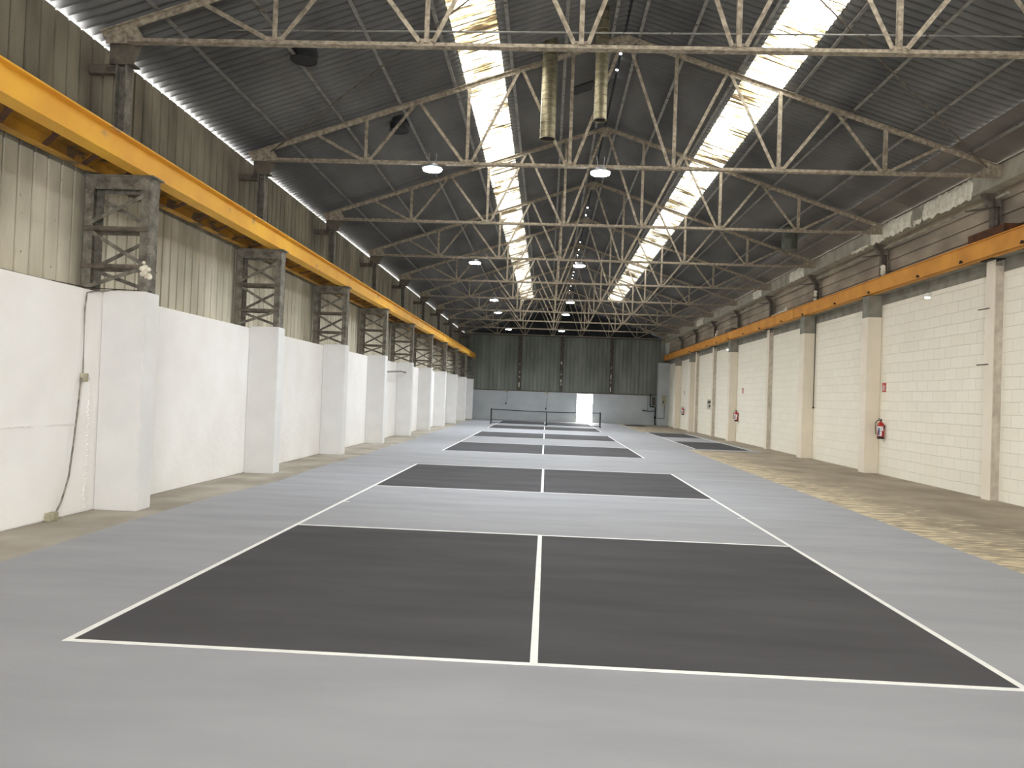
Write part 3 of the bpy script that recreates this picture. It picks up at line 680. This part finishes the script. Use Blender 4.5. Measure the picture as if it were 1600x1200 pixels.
o = obj('hanging_rod', tube(B(), [(8.87, 21.0, 4.7), (8.86, 20.98, 1.72)], 0.014, 8), M['dark']); tag(o, 'thin dark vertical rod hanging beside the second right pier', 'rod')
bmesh_ = B(); bmesh.ops.create_icosphere(bmesh_, subdivisions=2, radius=0.035, matrix=Matrix.Translation((8.86, 20.98, 1.70))); obj('end_knob', bmesh_, M['dark'], o)
t = empty('electrical_box', (8.84, 36.75, 1.45), label='aged cream electrical box on the right wall past the third pier', cat='electrical box')
obj('enclosure', box(B(), 0, 0.08, 0, 0.9, 0, 0.5), M['box'], t, bevel=0.01)
for a, b in ((0.12, 0.3), (0.45, 0.3), (0.15, 0.08)): obj('switch', box(B(), -0.03, 0.0, a, a+0.2, b, b+0.12), M['dark'], t)
t = empty('electrical_box', (8.55, 51.28, 1.45), label='grey round-cornered box on the white block in the far right corner', cat='electrical box')
obj('enclosure', box(B(), -0.16, 0.16, -0.07, 0.0, 0, 0.75), M['box'], t, bevel=0.02); obj('switch', box(B(), -0.08, 0.0, -0.10, -0.07, 0.2, 0.35), M['dark'], t)
# pipes in the far right corner
t = empty('corner_pipework', (8.0, 51.9, 0), label='dark pipes and valve in the far right corner of the hall', cat='pipes')
obj('riser_pipe', tube(B(), [(0.05, -0.1, 0.02), (0.0, -0.1, 0.3), (0.02, -0.1, 1.3), (-0.05, -0.1, 1.35), (-0.35, -0.1, 1.35), (-0.38, -0.1, 1.5), (-0.35, -0.1, 2.3)], 0.045, 8), M['dark'], t)
obj('branch_pipe', tube(B(), [(0.0, -0.1, 1.05), (-0.5, -0.1, 1.02), (-0.95, -0.1, 1.08)], 0.03, 8), M['dark'], t)
obj('drop_pipe', tube(B(), [(-0.55, -0.08, 1.02), (-0.55, -0.08, 2.15)], 0.02, 8), M['cable'], t)
tag(obj('wall_pipe', tube(B(), [(8.12, 51.27, 0.55), (8.6, 51.27, 0.55), (8.6, 51.27, 1.4)], 0.025, 8), M['darksteel']), 'thin dark pipe bent low on the white block in the far right corner', 'pipe')
obj('valve', box(B(), -0.06, 0.1, -0.18, -0.04, 0.5, 0.66), M['dark'], t, bevel=0.02)
obj('meter', box(B(), -0.24, 0.0, -0.16, -0.02, 1.45, 2.1), M['darksteel'], t, bevel=0.02)
# boxes with dangling cables on the far wall
for x, zb, nm in ((-2.97, 1.17, 'left'), (0.0, 0.88, 'right')):
    t = empty('cable_box', (x, Y1-0.002, 2.1), label='%s of two small junction boxes with a dangling cable on the far white wall' % nm, cat='junction box', group='junction boxes on the far wall')
    obj('enclosure', box(B(), -0.13, 0.13, -0.08, 0.0, -0.06, 0.08), M['box'], t, bevel=0.01)
    obj('cable', tube(B(), [(0.03, -0.05, -0.06), (0.06, -0.06, -0.4), (-0.02, -0.06, zb-2.1+0.1)], 0.014, 6), M['cable'], t)
    obj('plug', box(B(), -0.06, 0.02, -0.09, -0.03, zb-2.14, zb-2.0), M['dark'], t)
# far wall steel posts with light chinks of pale paint
for x, nm in ((-2.05, 'left'), (1.05, 'middle'), (4.72, 'right')):
    t = empty('wall_stanchion', (x, Y1, 2.17), label='dark steel stanchion on the far sheet wall, %s of three' % nm, cat='stanchion', group='stanchions on the far sheet wall')
    bm = B(); box(bm, -0.13, 0.13, -0.02, -0.005, 0, 4.1); box(bm, -0.01, 0.01, -0.12, -0.02, 0, 4.1); obj('post', bm, M['darksteel'], t)
    bm = B(); random.seed(int(x*10))
    for i in range(9):
        z = random.uniform(0.1, 2.1); box(bm, -0.05+random.uniform(-.03, .03), 0.02, -0.135, -0.121, z, z+random.uniform(.04, .2))
    obj('paint_flakes', bm, M['foam'], t)
# steel channel at the base of the far sheeting
st('trim_1', box(B(), -6.2, 8.1, Y1-0.03, Y1+0.1, 2.16, 2.22), M['darksteel'])
# conduit on the near left wall
t = empty('wall_conduit', (-5.88, 4.6, 0), label='grey conduit and dangling cable on the left wall before the nearest pier', cat='conduit')
obj('upper_pipe', tube(B(), [(0.1, 0.55, 2.93), (0.05, 0.40, 2.89), (0.0, 0.22, 2.86), (0.0, 0.05, 2.82), (0.0, 0.02, 2.6), (0.0, 0.04, 1.78)], 0.009, 8), M['cable'], t)
obj('switch_box', box(B(), -0.02, 0.05, 0.0, 0.09, 1.68, 1.79), M['box'], t, bevel=0.006)
obj('lower_cable', tube(B(), [(0.02, -0.03, 1.73), (0.03, -0.07, 1.45), (0.03, -0.13, 0.95), (0.03, -0.20, 0.50), (0.03, -0.33, 0.2), (0.03, -0.42, 0.09)], 0.011, 8), M['cable'], t)
obj('socket_box', box(B(), -0.02, 0.07, -0.56, -0.42, 0.0, 0.10), M['box'], t, bevel=0.008)
o = obj('wall_cable', tube(B(), [(-5.96, 3.0, 2.88), (-6.0, 3.9, 2.885), (-5.94, 4.3, 2.885), (-5.92, 4.7, 2.89), (-5.90, 4.95, 2.915), (-5.6, 5.0, 2.912), (-5.4, 5.03, 2.915), (-5.29, 5.12, 2.912)], 0.006, 8), M['dark']); tag(o, 'thin black cable lying along the top of the left wall near the camera', 'cable')
o = obj('hose_stub', tube(B(), [(-5.865, 21.5, 2.25), (-5.75, 22.2, 2.42), (-5.6, 24.2, 2.52), (-5.55, 25.0, 2.5)], 0.03, 8), M['cable']); tag(o, 'thin bent pipe on the left wall between the fourth and fifth piers', 'pipe')
# plaster ridge on the left wall
bm = B(); rr = random.Random(3)
y = 2.6
while y < 4.65:
    if not 3.72 < y < 3.95: box(bm, -5.902, -5.893+rr.uniform(0, .003), y, y+0.06, 1.143+rr.uniform(-.004, .004), 1.165+rr.uniform(-.004, .006))
    y += 0.055
st('wall_left_plaster_ridge_strip', bm, M['plaster'])
bm = B(); y = 0; rr = random.Random(5)
for i in range(46):
    z = 0.05+i*0.037; box(bm, -5.903, -5.89+rr.uniform(0, .01), 4.80+rr.uniform(-.02, .02), 4.86+rr.uniform(-.01, .03), z, z+rr.uniform(.02, .034))
st('wall_left_plaster_seam_strip', bm, M['plaster'], bevel=0.004)
